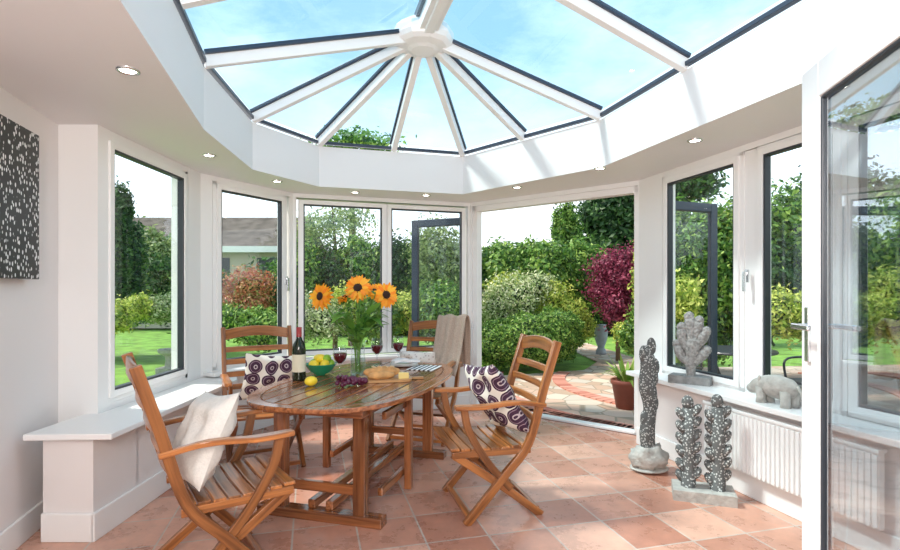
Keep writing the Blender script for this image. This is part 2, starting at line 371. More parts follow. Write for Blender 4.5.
# ---------------------------------------------------------------- table
TC=Vector((-.62,3.81)); ang=math.atan2(.963,.268)
def outline(hl,hw,n=64,p=2.7):
    o=[]
    for i in range(n):
        t=2*PI*i/n; c,s_=math.cos(t),math.sin(t); o.append((hl*math.copysign(abs(c)**(2/p),c),hw*math.copysign(abs(s_)**(2/p),s_)))
    return o
mb=MB(); HL,HW=.99,.56
o1=outline(HL,HW); o2=outline(HL-.075,HW-.075); nn=len(o1); zt=.75; zb=.722
v=[(*p,zt) for p in o1]+[(*p,zt) for p in o2]+[(*p,zb) for p in o1]+[(*p,zb) for p in o2]
f=[]
for i in range(nn):
    j=(i+1)%nn; f+= [(i,j,nn+j,nn+i)[::1],(2*nn+i,3*nn+i,3*nn+j,2*nn+j),(i,2*nn+i,2*nn+j,j),(nn+i,nn+j,3*nn+j,3*nn+i)]
mb.add(v,f,0)
hl,hw=HL-.08,HW-.08; w=2*hw/9; p=2.7
for i in range(9):
    v0=-hw+i*w+.004; v1=-hw+(i+1)*w-.004; pts=[]
    us=lambda vv: hl*max(0,1-(abs(vv)/hw)**p)**(1/p)
    K=5; vs=[v0+(v1-v0)*k/K for k in range(K+1)]
    pts=[(us(q),q) for q in vs]+[(-us(q),q) for q in vs[::-1]]
    mb.prism(pts,zb+.003,zt-.001)
mb.b2((-.75,-.33,.655),(.75,-.305,.722)); mb.b2((-.75,.305,.655),(.75,.33,.722)); mb.b2((-.76,-.33,.655),(-.735,.33,.722)); mb.b2((.735,-.33,.655),(.76,.33,.722))
for sx in(-.65,.65):
    for sy in(-.27,.27): mb.box((sx,sy,.36),(.06,.08,.64))
    mb.box((sx,0,.03),(.09,.84,.06)); mb.box((sx,0,.69),(.05,.7,.05)); mb.box((sx,0,.20),(.035,.5,.06))
for sy in(-.06,.06): mb.box((0,sy,.085),(1.3,.05,.05))
for sg in(-1,1):
    mb.box((.12*sg,.38*sg,.36),(.05,.05,.66)); mb.box((.3*sg,.33*sg,.14),(.4,.035,.05)); mb.box((.3*sg,.36*sg,.62),(.42,.03,.05))
mb.build('dining_table',[TEAKT],bevel=.006,loc=(TC.x,TC.y,0),rz=ang)
def tab(px,py,z=.75):
    y=520*(H-z)/(py-290); return ((px-450)/520*y,y)
# ---------------------------------------------------------------- chairs
def chair(x,y,face,throw=False):
    mb=MB()
    for sx in(-.27,.27):
        up=arc([(sx,-.335,1.08),(sx,-.245,.80),(sx,-.14,.46),(sx,.02,.27),(sx,.26,0.0)],5)
        mb.sweep(up,.034,.05,0,side=(1,0,0))
        ix=sx*.87
        mb.sweep(arc([(ix,.33,.415),(ix,.02,.20),(ix,-.24,0)],4),.03,.048,0,side=(1,0,0))
        ax=sx*1.04
        mb.sweep(arc([(ax,-.25,.69),(ax,-.05,.715),(ax,.15,.70),(ax*1.02,.33,.705)],5),[.035]*5+[.05]*5+[.062]*5+[.05],.026,0,side=(1,0,0))
        mb.sweep(arc([(sx*.98,.27,.695),(sx*.98,.235,.55),(sx*.98,.12,.36),(sx*.98,-.03,.19)],5),.026,.045,0,side=(1,0,0))
        mb.b2((sx*.93-.014,-.16,.395),(sx*.93+.014,.34,.435))
    for i in range(8):
        y0=-.155+i*.064; dz=.012*math.sin((i/7)*PI); mb.sweep([(-.262,y0+.028,.447-dz),(0,y0+.028,.44-dz),(.262,y0+.028,.447-dz)],.056,.018,0)
    def slat(zc,hgt,yo,bow=.025,crest=0):
        pts=[(-.26,yo,zc),(-.14,yo-bow*.8,zc+crest*.7),(0,yo-bow,zc+crest),(.14,yo-bow*.8,zc+crest*.7),(.26,yo,zc)]
        mb.sweep(arc(pts,3),.018,hgt,0)
    yy=lambda z: -.245+( z-.80)*(-.09/.28) if z>.8 else -.14+(z-.46)*(-.105/.34)
    slat(1.02,.085,yy(1.02),crest=.03)
    for z in (.90,.80,.70,.60): slat(z,.045,yy(z))
    mb.box((0,.235,.035),(.5,.03,.03)); mb.box((0,-.215,.035),(.46,.03,.03)); mb.box((0,.02,.215),(.5,.022,.022))
    return mb.build('dining_chair',[TEAK],bevel=.005,loc=(x,y,0),rz=face-PI/2)
rad=math.radians
C1=(-1.20,2.59,rad(35)); C2=(.28,3.42,rad(194)); C3=(-1.52,4.22,rad(-62)); C4=(-.24,4.98,rad(-108))
chairs=[chair(*c) for c in (C1,C2,C3,C4)]
def cushion(name,c,local,size,tilt,yaw,mt,th=.13,roll=0):
    mb=MB(); n=22; v=[];f=[]
    for s_ in(1,-1):
        for i in range(n+1):
            for j in range(n+1):
                a=2*i/n-1;b_=2*j/n-1
                h=(max(0,1-abs(a)**2.6)**.55)*(max(0,1-abs(b_)**2.6)**.55)
                pin=1-.10*(1-abs(a)**1.5)*abs(b_)**3 ; pin2=1-.10*(1-abs(b_)**1.5)*abs(a)**3
                wr=.05*noise.noise(Vector((a*2.2,b_*2.2,s_+size*9)))
                v.append((a*size/2*pin2,b_*size/2*pin,s_*(h*th/2+wr*h)))
    o=(n+1)**2
    for i in range(n):
        for j in range(n):
            q=(i*(n+1)+j,(i+1)*(n+1)+j,(i+1)*(n+1)+j+1,i*(n+1)+j+1); f.append(q); f.append(tuple(k+o for k in q[::-1]))
    mb.add(v,f,0,True)
    M=Matrix.Translation((c[0],c[1],0))@Matrix.Rotation(c[2]-PI/2,4,'Z')@Matrix.Translation(local)@Matrix.Rotation(yaw,4,'Z')@Matrix.Rotation(tilt,4,'X')@Matrix.Rotation(roll,4,'Z')
    return mb.build(name,[mt],matrix=M)
DOT=dots('cushion_dots',(.84,.81,.74),(.055,.02,.05),8.6,.46,stretch=(1,1,0),rough=.85,ring=True,rand=.18)
CREAM=mat('cushion_linen',(.76,.72,.67),.9,var=.06,vscale=60,bump=.15,bscale=120)
cushion('white_cushion',C1,(.0,-.03,.675),.46,rad(64),rad(6),CREAM,.18,rad(8))
cushion('patterned_cushion',C2,(-.02,-.01,.700),.50,rad(62),rad(10),DOT,.16,rad(-8))
cushion('patterned_cushion',C3,(-.06,-.07,.675),.43,rad(70),rad(0),DOT,.14,rad(6))
cushion('cream_cushion',C4,(.08,-.06,.64),.38,rad(66),rad(0),dots('cushion_fine',(.76,.72,.68),(.5,.44,.42),30,.3,rough=.9),.13)
# throw blanket on chair 4
mb=MB(); mm=16; v=[];f=[]
path=arc([(0,.06,.60),(0,-.15,.80),(0,-.26,1.02),(0,-.325,1.135),(0,-.385,1.06),(0,-.40,.85),(0,-.41,.62)],5)
for i,pnt in enumerate(path):
    for j in range(mm+1):
        x=-.33+.30*j/mm; fold=.014*math.sin(j*1.5+i*.15)+.01*math.sin(j*.7+2)
        v.append((x,pnt.y+fold+(.012 if i<len(path)/2 else -.012),pnt.z+.01*math.sin(j*.8)))
for i in range(len(path)-1):
    for j in range(mm): a=i*(mm+1)+j; f.append((a,a+1,a+mm+2,a+mm+1))
mb.add(v,f,0,True)
o=mb.build('throw_blanket',[mat('wool_throw',(.44,.33,.26),.95,var=.15,vscale=90,bump=.3,bscale=150)],loc=(C4[0],C4[1],0),rz=C4[2]-PI/2)
so=o.modifiers.new('s','SOLIDIFY'); so.thickness=.014
# ---------------------------------------------------------------- tableware
T=.75
bx,by=tab(299,380); mb=MB()
mb.lathe([(0,0),(.036,0),(.038,.01),(.038,.175),(.034,.205),(.018,.235),(.0145,.25),(.0145,.30),(0,.30)],(0,0,0),0)
mb.lathe([(.0388,.05),(.0388,.15)],(0,0,0),1,cap=False); mb.lathe([(.0155,.25),(.0155,.305),(.0,.306)],(0,0,0),2,cap=False)
mb.build('wine_bottle',[mat('bottle_glass',(.012,.02,.01),.06),mat('wine_label',(.72,.66,.5),.6),mat('bottle_capsule',(.35,.03,.03),.3)],loc=(bx,by,T),sc_=1.25)
WINE=mat('red_wine',(.10,.004,.012),.05)
def wineglass(px,py):
    x,y=tab(px,py); mb=MB()
    mb.lathe([(0.001,.003),(.033,.003),(.034,0.001),(.033,.006),(.006,.012),(.004,.03),(.004,.075),(.012,.085),(.038,.115),(.046,.145),(.043,.18),(.036,.21)],(0,0,0),0,cap=False)
    mb.lathe([(0.0005,.088),(.012,.090),(.036,.117),(.0435,.145),(.0425,.155),(0.0005,.1555)],(0,0,0),1,cap=False)
    mb.build('wine_glass',[CLEAR,WINE],loc=(x,y,T),sc_=1.15)
for q in ((340,377),(377,366),(398,363)): wineglass(*q)
bx,by=tab(321,375); mb=MB()
mb.lathe([(.04,0),(.045,.005),(.09,.04),(.118,.085),(.122,.09),(.112,.085),(.085,.045),(.04,.015),(.0005,.012)],(0,0,0),0,cap=False)
YL=mat('lemon_skin',(.90,.66,.04),.4,bump=.1,bscale=90); GR=mat('lime_skin',(.26,.48,.03),.35,bump=.1,bscale=90)
for i,(x,y,z,c) in enumerate(((-.045,-.03,.085,1),(.04,-.04,.09,1),(.0,.045,.09,2),(-.06,.04,.085,2),(.065,.03,.085,2),(0,-.005,.128,1),(.045,.0,.125,2),(-.03,.05,.12,1))):
    mb.ell((x,y,z),(.042,.033,.033),c,Matrix.Rotation(i*1.3,3,'Z'),nz=.04)
mb.build('fruit_bowl',[mat('bowl_glaze',(.02,.28,.14),.15),YL,GR],loc=(bx,by,T))
x,y=tab(311,386); mb=MB(); mb.ell((0,0,.033),(.044,.033,.033),0,Matrix.Rotation(.6,3,'Z'),nz=.04); mb.build('lemon',[YL],loc=(x,y,T))
x,y=tab(349,386); mb=MB()
for i in range(60):
    t=random.random(); px_=(-.07+.16*t); w_=.05*(1-t*.6); mb.ell((px_,random.uniform(-w_,w_),random.uniform(.012,.012+.045*(1-t*.6))),(.0125,)*3,0,seg=10,rings=7)
mb.tube([(-.06,0,.05),(-.1,.01,.07),(-.12,.0,.065)],.003,1)
mb.build('grape_bunch',[mat('grape_skin',(.10,.015,.045),.25),mat('grape_stem',(.2,.2,.05),.6)],loc=(x,y,T),rz=.3,sc_=1.3)
x,y=tab(385,380); mb=MB(); mb.prism(outline(.19,.12,32,5),0,.018,0); mb.sweep([(.17,0,.009),(.28,0,.009)],.035,.016,0)
mb.ell((-.02,.03,.055),(.135,.042,.04),1,nz=.12,nf=4); mb.ell((-.03,-.055,.043),(.10,.033,.03),1,Matrix.Rotation(.2,3,'Z'),nz=.12,nf=4)
for i in range(4): mb.box((-.08+i*.045,.03,.093),(.006,.05,.01),2,Matrix.Rotation(.5,3,'Z'))
mb.prism([(.09,-.08),(.165,-.07),(.10,-.02)],.018,.06,3)
mb.build('bread_board',[wood('board_wood',(.35,.17,.06),(.55,.3,.13)),mat('bread_crust',(.58,.30,.11),.7,var=.3,vscale=20,bump=.4),mat('bread_score',(.75,.58,.36),.8),mat('cheese',(.85,.65,.25),.5)],loc=(x,y,T),rz=ang-1.1,bevel=.002)
x,y=tab(404,366); mb=MB()
for k in range(3): mb.lathe([(0,.0+k*.008),(.06,.0+k*.008),(.115,.012+k*.008),(.12,.016+k*.008),(.06,.006+k*.008),(0.0005,.006+k*.008)],(0,0,0),0,cap=False)
mb.sweep(arc([(-.09,-.03,.04),(-.02,0,.055),(.05,.01,.045),(.11,.05,.04)],4),.09,.02,1)
mb.build('plate_stack',[mat('porcelain',(.82,.82,.82),.15),mat('napkin',(.75,.72,.72),.9)],loc=(x,y,T))
x,y=tab(428,368); mb=MB()
for k in range(11): mb.b2((-.14,-.11+k*.02,0),(.14,-.09+k*.02,.004),k%2)
mb.build('striped_placemat',[mat('mat_white',(.8,.8,.8),.8),mat('mat_dark',(.05,.05,.06),.8)],loc=(x-.03,y,T+.0005),rz=ang)
# vase + sunflowers
vx,vy=tab(358,374); 
mb=MB(); mb.lathe([(0.0005,.006),(.05,.004),(.055,.0),(.058,.02),(.058,.10),(.052,.17),(.056,.23),(.068,.26)],(0,0,0),0,cap=False)
mb.lathe([(.0005,.01),(.052,.012),(.054,.12),(.0005,.12)],(0,0,0),4,cap=False)
PET=leafmat('sunflower_petal',[(.95,.27,.01),(1,.42,.02),(1,.58,.04)],.3)
def flower(c,d,R=.085):
    d=Vector(d).normalized(); q=d.to_track_quat('Z','Y').to_matrix(); c=Vector(c)
    for layer in range(3):
        n=16
        for i in range(n):
            t=2*PI*(i+.33*layer)/n+random.uniform(-.08,.08); Ln=R*random.uniform(.95,1.3)*(1-.08*layer); r0=R*.40
            dirv=Vector((math.cos(t),math.sin(t),0)); sd=Vector((-math.sin(t),math.cos(t),0)); z=.012*layer
            lift=random.uniform(-.2,.25)+.12*layer
            pts=[]
            for s_,w_ in ((0,.35),(.3,.9),(.6,.9),(.85,.45),(1,.02)):
                ctr=dirv*(r0+(Ln-r0*.4)*s_)+Vector((0,0,z+lift*s_*Ln-.015*s_*s_)); pts+=[ctr+sd*w_*.0145,ctr+Vector((0,0,-.003)),ctr-sd*w_*.0145]
            pts=[c+q@p_ for p_ in pts]; f=[]
            for k in range(4): a=3*k; f+=[(a,a+1,a+4,a+3),(a+1,a+2,a+5,a+4)]
            mb.add(pts,f,1,True)
    mb.ell(c+d*.008,(R*.5,R*.5,.022),2,q,seg=20,nz=.1,nf=8)
    mb.ell(c-d*.012,(R*.45,R*.45,.018),3,q,seg=12)
def leafsh(base,d,Ln,w,mi=3,droop=.3,fold=.15):
    d=Vector(d).normalized(); sd=d.cross(Vector((0,0,1))).normalized(); v=[];f=[]
    for k in range(7):
        s_=k/6; c=Vector(base)+d*Ln*s_+Vector((0,0,-droop*Ln*s_*s_)); ww=w*math.sin(PI*(s_**.75)*.98+.02); v+=[c+sd*ww+Vector((0,0,fold*ww)),c,c-sd*ww+Vector((0,0,fold*ww))]
    for k in range(6): a=3*k; f+=[(a,a+1,a+4,a+3),(a+1,a+2,a+5,a+4)]
    mb.add(v,f,mi,True)
fl=[((-.275,-.03,.60),(-.5,-1,.15),.078),((-.0,.0,.66),(.05,-1,.45),.083),((.215,-.02,.61),(.5,-1,.2),.078),((.11,.09,.63),(.5,-.5,.6),.06),((-.12,.10,.58),(-.3,-.2,.9),.05)]
for c,d,R in fl:
    c=Vector(c); st=Vector((random.uniform(-.02,.02),random.uniform(-.02,.02),.02)); 
    mb.tube(arc([st,st*.3+Vector((c.x*.12,c.y*.12,.24)),c*.62+Vector((0,0,.03)),c-Vector(d).normalized()*.015],5),.007,3,seg=7)
    flower(c,d,R)
for i in range(44):
    t=random.uniform(0,2*PI); z=random.uniform(.22,.54); r_=(z-.2)*.4
    leafsh((math.cos(t)*r_,math.sin(t)*r_,z),(math.cos(t),math.sin(t),random.uniform(.2,1.1)),random.uniform(.12,.24),random.uniform(.02,.055),droop=random.uniform(.1,.6))
for i in range(16):  # tall upright foliage stems
    t=random.uniform(0,2*PI); k_=random.uniform(.05,.22); tip=Vector((math.cos(t)*k_,math.sin(t)*k_*.8,random.uniform(.46,.62)))
    mb.tube(arc([(0,0,.03),(tip.x*.15,tip.y*.15,.25),tip],5),.003,3,seg=6)
    for q_ in (.6,.75,.9,1.0): leafsh(tip*q_,(math.cos(t+q_*9),math.sin(t+q_*9),.9),random.uniform(.07,.12),.018,droop=.3)
mb.build('sunflower_vase',[CLEAR,PET,mat('sunflower_disc',(.03,.012,.006),.9,bump=.6,bscale=200),leafmat('flower_leaf',[(.05,.16,.02),(.12,.28,.04),(.18,.36,.06)],k=1.2),glass('vase_water',(.85,.93,.88),.03,.6)],loc=(vx,vy,T))
# ---------------------------------------------------------------- sculptures
STN=dots('speckled_stone',(.12,.12,.118),(.50,.50,.48),60,.38,rough=.95,spec=.15); GRY=mat('grey_stone',(.27,.27,.265),.9,var=.25,vscale=25,bump=.4,bscale=60,spec=.2)
LST=mat('pale_stone',(.45,.43,.40),.9,var=.2,vscale=18,bump=.4,bscale=50,spec=.2)
def g3(px,py,z=0):
    y=520*(H-z)/(py-290); return ((px-450)/520*y,y)
x,y=g3(649,470)
mb=MB(); mb.ell((0,0,.09),(.14,.12,.11),1,nz=.35,seg=24,rings=14); mb.ell((0,0,.02),(.15,.13,.02),1)
mb.tube(arc([(0,0,.1),(-.015,0,.3),(.01,0,.5),(-.02,0,.7),(-.01,0,.86),(-.02,0,.97)],6),[.05,.052,.054,.055,.056,.058,.058,.056,.054,.052,.05,.05,.052,.056,.06,.062,.064,.062,.058,.055,.052,.052,.054,.056,.054,.05,.044,.038,.03,.02,.008],0,seg=16)
for z,dx in ((.80,.05),(.90,-.045),(.64,-.045),(.72,.04),(.52,.04),(.40,-.035),(.96,.02)): mb.ell((dx,0,z),(.035,.035,.07),0,nz=.1)
mb.build('tall_stone_sculpture',[STN,LST],loc=(x,y,0),rz=.2)
x,y=g3(703,498); mb=MB(); mb.box((0,0,.035),(.38,.22,.07),1)
for sx,hh in ((-.09,.60),(.09,.62)):
    mb.tube([(sx,0,.06),(sx,0,hh*.5),(sx,0,hh)],[.048,.044,.040],0,seg=14)
    z=.13; k=0
    while z<hh:
        for sg in(-1,1): mb.ell((sx+sg*.046,random.uniform(-.012,.012),z+(.035 if sg>0 else 0)),(.028,.034,.05),0,Matrix.Rotation(sg*.6,3,'Y'),seg=14,nz=.12)
        z+=.085
    mb.ell((sx-.005,0,hh+.035),(.038,.036,.05),0)
mb.build('twin_stone_sculpture',[STN,LST],bevel=.008,loc=(x,y,0),rz=-.35)
def onsill(t,inn): 
    v=M5@Vector((t,-inn,0)); return (v.x,v.y)
x,y=onsill(.86,.125); mb=MB(); mb.box((0,0,.025),(.25,.13,.05),1)
mb.tube(arc([(0,0,.04),(.0,0,.12),(.01,0,.20),(.02,0,.30)],4),[.03]*4+[.038]*4+[.046]*4+[.03],0,seg=12)
for a,b_,c_,rr in (((0,0,.13),(-.055,0,.17),(-.085,0,.25),.03),((0,0,.12),(.055,0,.17),(.095,0,.22),.03),((.01,0,.20),(-.045,0,.28),(-.055,0,.36),.034),((.015,0,.22),(.06,0,.28),(.09,0,.34),.032),((.01,0,.26),(.005,0,.35),(-.01,0,.43),.034),((.01,0,.26),(.04,0,.34),(.05,0,.41),.03)):
    mb.tube(arc([a,b_,c_],5),[rr]*5+[rr,rr*1.05,rr*1.1,rr*1.05,rr*.95,rr*.5],0,seg=12); mb.ell(c_,(rr*.95,rr*.8,rr),0,nz=.15)
mb.build('coral_stone_sculpture',[mat('coral_stone',(.33,.32,.31),.9,var=.35,vscale=60,bump=.7,bscale=60,spec=.2),GRY],bevel=.006,loc=(x,y,SZ+.008),rz=-.65,sc_=1.22)
x,y=onsill(1.66,.13); mb=MB()
mb.ell((0,0,.115),(.15,.065,.075),0,nz=.08,seg=20,rings=14); mb.ell((-.13,0,.10),(.075,.05,.055),0,Matrix.Rotation(-.35,3,'Y'),nz=.05); mb.ell((-.19,0,.075),(.04,.035,.034),0)
for sy in(-.035,.035):
    mb.ell((-.10,sy*1.1,.155),(.012,.01,.022),0)
    for sx in(-.09,.09): mb.tube([(sx,sy,.10),(sx,sy,.03),(sx,sy,0)],[.034,.028,.032],0,seg=12)
mb.tube([(.14,0,.14),(.17,0,.10),(.165,0,.06)],[.012,.008,.006],0,seg=8)
mb.build('stone_animal_figurine',[LST],loc=(x,y,SZ+.008),rz=-1.3)
# ---------------------------------------------------------------- garden
GRASS=mat('lawn_grass',(.17,.33,.05),.9,var=.4,vscale=3,bump=.6,bscale=80)
mb=MB(); mb.box((0,30,-.10),(120,80,.08)); mb.build('lawn',[GRASS])
m=bpy.data.materials.new('stone_paving'); t,N,L=nt(m); b=N['Principled BSDF']; b.inputs['Roughness'].default_value=.85
tc=N.new('ShaderNodeTexCoord'); br=N.new('ShaderNodeTexVoronoi'); br.inputs['Scale'].default_value=3.2; br.inputs['Randomness'].default_value=.7
be=N.new('ShaderNodeTexVoronoi'); be.feature='DISTANCE_TO_EDGE'; be.inputs['Scale'].default_value=3.2; be.inputs['Randomness'].default_value=.7
rr=N.new('ShaderNodeValToRGB'); e=rr.color_ramp.elements; e[0].color=(.40,.29,.21,1); e[1].color=(.66,.54,.42,1); q=e.new(.35); q.color=(.54,.36,.27,1); q=e.new(.7); q.color=(.47,.43,.37,1)
sx_=N.new('ShaderNodeSeparateXYZ'); L.new(br.outputs['Color'],sx_.inputs[0]); L.new(sx_.outputs[0],rr.inputs['Fac'])
er=N.new('ShaderNodeValToRGB'); er.color_ramp.elements[0].position=.015; er.color_ramp.elements[1].position=.04; L.new(be.outputs['Distance'],er.inputs['Fac'])
mx=N.new('ShaderNodeMix'); mx.data_type='RGBA'; L.new(er.outputs['Color'],mx.inputs[0]); mx.inputs[6].default_value=(.28,.23,.17,1); L.new(rr.outputs['Color'],mx.inputs[7]); L.new(mx.outputs[2],b.inputs['Base Color'])
for q in (br,be): L.new(tc.outputs['Object'],q.inputs['Vector'])
PAVE=m
mb=MB(); mb.prism([(-2.2,5.2),(8,3),(9,10),(4.4,9.6),(3.9,11),(3.7,14),(2.9,14),(2.95,10.4),(2.4,9.3),(.9,8.7),(-1.5,8.3)],-.05,-.03); mb.build('patio_paving',[PAVE])
BRK=leafmat('patio_brick',[(.40,.13,.09),(.52,.22,.16),(.62,.32,.25)],0.0,.8)
mb=MB()
cx,cy=4.0,7.9
for R in (3.36,3.58,2.3):
    nb=int(2*PI*R/.115)
    for i in range(nb):
        t=2*PI*i/nb; p_=(cx+R*math.cos(t),cy+R*math.sin(t))
        if (p_[1]>5 and p_[0]<2.3 or p_[0]>2.3 and p_[1]>6) and p_[1]<9: mb.box((*p_,-.025),(.20,.1,.03),0,Matrix.Rotation(t,3,'Z'))
for k in range(60):
    u=-.6+k*.115; p_=(.35+u*.77,6.62-u*.64)
    mb.box((*p_,-.025),(.1,.21,.03),0,Matrix.Rotation(-.69,3,'Z'))
mb.build('brick_edging',[BRK])
def lump(u,seed,k=.14):
    return 1+k*(np.sin(u[:,0]*5+seed)*np.cos(u[:,1]*6+seed*2)+.6*np.sin(u[:,2]*9+seed*3+u[:,0]*4)+.5*np.sin(u[:,0]*13+seed)*np.sin(u[:,2]*12+u[:,1]*11))
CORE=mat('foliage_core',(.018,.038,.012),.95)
def foliage(name,blobs,count,ls,lm,core=.79,elong=1.8,fuzz=.10,trunk=None,corem=None):
    vs=[];area=[b_[3]*b_[4]+b_[4]*b_[5]+b_[3]*b_[5] for b_ in blobs]; tot=sum(area); seed=random.uniform(0,9)
    for b_,ar in zip(blobs,area):
        n=int(count*ar/tot); u=rng.normal(size=(n,3)); u/=np.linalg.norm(u,axis=1)[:,None]
        rr=lump(u,seed+b_[0])*(1+rng.normal(size=n)*fuzz-(rng.random(n)**3)*.12)
        p_=u*rr[:,None]*np.array(b_[3:6])+np.array(b_[0:3])
        nr=u+rng.normal(size=(n,3))*.6; nr/=np.linalg.norm(nr,axis=1)[:,None]
        a=np.cross(nr,rng.normal(size=(n,3))); a/=np.linalg.norm(a,axis=1)[:,None]; c=np.cross(nr,a)
        s_=ls*(.6+.8*rng.random(n))[:,None]
        q=np.stack([p_-a*s_*elong*.5,p_+c*s_*.4+nr*s_*.12,p_+a*s_*elong*.5,p_-c*s_*.4-nr*s_*.05],axis=1)
        q=q[(p_[:,2]>-.03)]
        vs.append(q.reshape(-1,3))
    v=np.concatenate(vs); nf=len(v)//4
    me=bpy.data.meshes.new(name)
    cb=MB()
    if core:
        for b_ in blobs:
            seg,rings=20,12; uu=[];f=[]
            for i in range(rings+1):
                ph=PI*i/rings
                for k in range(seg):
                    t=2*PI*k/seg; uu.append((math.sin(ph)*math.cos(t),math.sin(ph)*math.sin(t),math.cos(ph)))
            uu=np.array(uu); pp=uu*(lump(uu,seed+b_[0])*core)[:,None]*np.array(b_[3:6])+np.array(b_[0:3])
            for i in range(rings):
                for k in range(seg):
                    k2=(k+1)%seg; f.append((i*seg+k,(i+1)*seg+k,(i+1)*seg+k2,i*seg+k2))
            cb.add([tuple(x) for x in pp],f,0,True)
    if trunk: 
        for tk in trunk: cb.tube(tk[0],tk[1],1,seg=8)
    off=len(v); V=np.concatenate([v,np.array(cb.V).reshape(-1,3)]) if cb.V else v
    F=np.arange(off).reshape(-1,4).tolist()+[[i+off for i in q] for q in cb.F]
    me.from_pydata(V.tolist(),[],F)
    for m_ in (lm,corem or CORE,TRUNK): me.materials.append(m_)
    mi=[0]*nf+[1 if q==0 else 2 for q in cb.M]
    me.polygons.foreach_set('material_index',mi); me.update()
    o=bpy.data.objects.new(name,me); sc.collection.objects.link(o); return o
TRUNK=mat('tree_bark',(.14,.09,.05),.9,bump=.5)
GREEN=leafmat('leaf_green',[(.018,.055,.010),(.055,.14,.022),(.13,.25,.04),(.32,.43,.10)],k=1.45)
DKG=leafmat('leaf_dark',[(.010,.038,.012),(.025,.075,.02),(.085,.17,.045)],k=1.35)
LIME=leafmat('leaf_lime',[(.10,.18,.025),(.34,.43,.06),(.72,.70,.20)],k=1.3)
RED=leafmat('leaf_crimson',[(.07,.010,.025),(.18,.02,.055),(.36,.07,.13)],k=1.4)
ORG=leafmat('leaf_russet',[(.24,.05,.03),(.44,.13,.07),(.50,.27,.12),(.15,.20,.05)],k=1.2)
OLV=leafmat('leaf_olive',[(.08,.13,.04),(.20,.27,.10),(.40,.46,.20)],k=1.35)
VAR=leafmat('leaf_variegated',[(.08,.18,.04),(.40,.48,.20),(.85,.83,.62)],k=1.15)
def W(px,y): return (px-450)/520*y
def Zp(py,y): return H+(290-py)/520*y
def blob(px,py,y,rpx,rpz,ry=None):
    return (W(px,y),y,Zp(py,y),rpx/520*y,(ry or rpx/520*y),rpz/520*y)
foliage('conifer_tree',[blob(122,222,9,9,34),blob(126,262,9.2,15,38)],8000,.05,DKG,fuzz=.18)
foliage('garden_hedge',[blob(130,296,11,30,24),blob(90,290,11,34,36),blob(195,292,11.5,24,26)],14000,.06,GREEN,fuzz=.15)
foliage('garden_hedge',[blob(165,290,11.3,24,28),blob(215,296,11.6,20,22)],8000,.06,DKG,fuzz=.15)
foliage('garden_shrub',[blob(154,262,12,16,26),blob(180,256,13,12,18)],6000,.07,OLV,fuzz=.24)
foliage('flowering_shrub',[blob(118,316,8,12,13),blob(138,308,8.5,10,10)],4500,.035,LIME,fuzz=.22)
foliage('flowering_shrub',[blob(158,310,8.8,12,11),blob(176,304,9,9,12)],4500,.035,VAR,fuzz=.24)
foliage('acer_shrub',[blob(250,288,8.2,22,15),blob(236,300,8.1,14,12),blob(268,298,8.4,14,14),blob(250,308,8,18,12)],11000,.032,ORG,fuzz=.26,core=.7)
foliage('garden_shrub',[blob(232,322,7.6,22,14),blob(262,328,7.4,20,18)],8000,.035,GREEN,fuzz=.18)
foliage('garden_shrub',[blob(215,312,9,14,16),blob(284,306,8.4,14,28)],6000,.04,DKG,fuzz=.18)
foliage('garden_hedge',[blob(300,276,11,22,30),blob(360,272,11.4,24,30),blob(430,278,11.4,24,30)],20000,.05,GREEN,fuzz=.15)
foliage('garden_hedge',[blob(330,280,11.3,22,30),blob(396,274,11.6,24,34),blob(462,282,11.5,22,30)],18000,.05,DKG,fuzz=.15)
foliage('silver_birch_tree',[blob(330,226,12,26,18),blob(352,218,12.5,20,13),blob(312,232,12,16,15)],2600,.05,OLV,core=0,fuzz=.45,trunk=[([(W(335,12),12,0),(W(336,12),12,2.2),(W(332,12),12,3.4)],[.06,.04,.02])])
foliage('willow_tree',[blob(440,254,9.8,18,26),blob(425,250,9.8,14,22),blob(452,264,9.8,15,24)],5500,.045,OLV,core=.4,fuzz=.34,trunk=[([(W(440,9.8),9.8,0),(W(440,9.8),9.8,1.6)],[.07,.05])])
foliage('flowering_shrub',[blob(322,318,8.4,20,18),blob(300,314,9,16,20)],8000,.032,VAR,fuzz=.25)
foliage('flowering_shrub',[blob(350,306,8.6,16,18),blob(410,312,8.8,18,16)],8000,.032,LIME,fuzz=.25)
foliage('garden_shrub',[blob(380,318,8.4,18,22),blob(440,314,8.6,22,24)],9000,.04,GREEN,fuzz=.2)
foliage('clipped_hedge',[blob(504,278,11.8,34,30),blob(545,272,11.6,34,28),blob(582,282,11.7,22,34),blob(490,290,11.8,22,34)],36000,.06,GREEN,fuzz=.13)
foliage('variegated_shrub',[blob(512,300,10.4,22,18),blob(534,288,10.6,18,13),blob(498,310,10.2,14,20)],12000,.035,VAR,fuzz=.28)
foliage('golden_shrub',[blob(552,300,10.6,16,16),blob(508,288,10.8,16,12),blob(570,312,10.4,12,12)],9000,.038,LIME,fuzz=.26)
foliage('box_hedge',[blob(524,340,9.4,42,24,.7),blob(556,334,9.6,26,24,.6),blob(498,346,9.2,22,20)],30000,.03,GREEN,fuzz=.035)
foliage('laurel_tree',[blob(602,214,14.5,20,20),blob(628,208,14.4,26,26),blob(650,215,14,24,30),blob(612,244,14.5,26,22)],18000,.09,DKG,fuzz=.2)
foliage('cypress_tree',[blob(560,232,12.6,7,22),blob(574,236,12.6,7,18),blob(568,218,12.6,6,13)],6000,.05,GREEN,fuzz=.2)
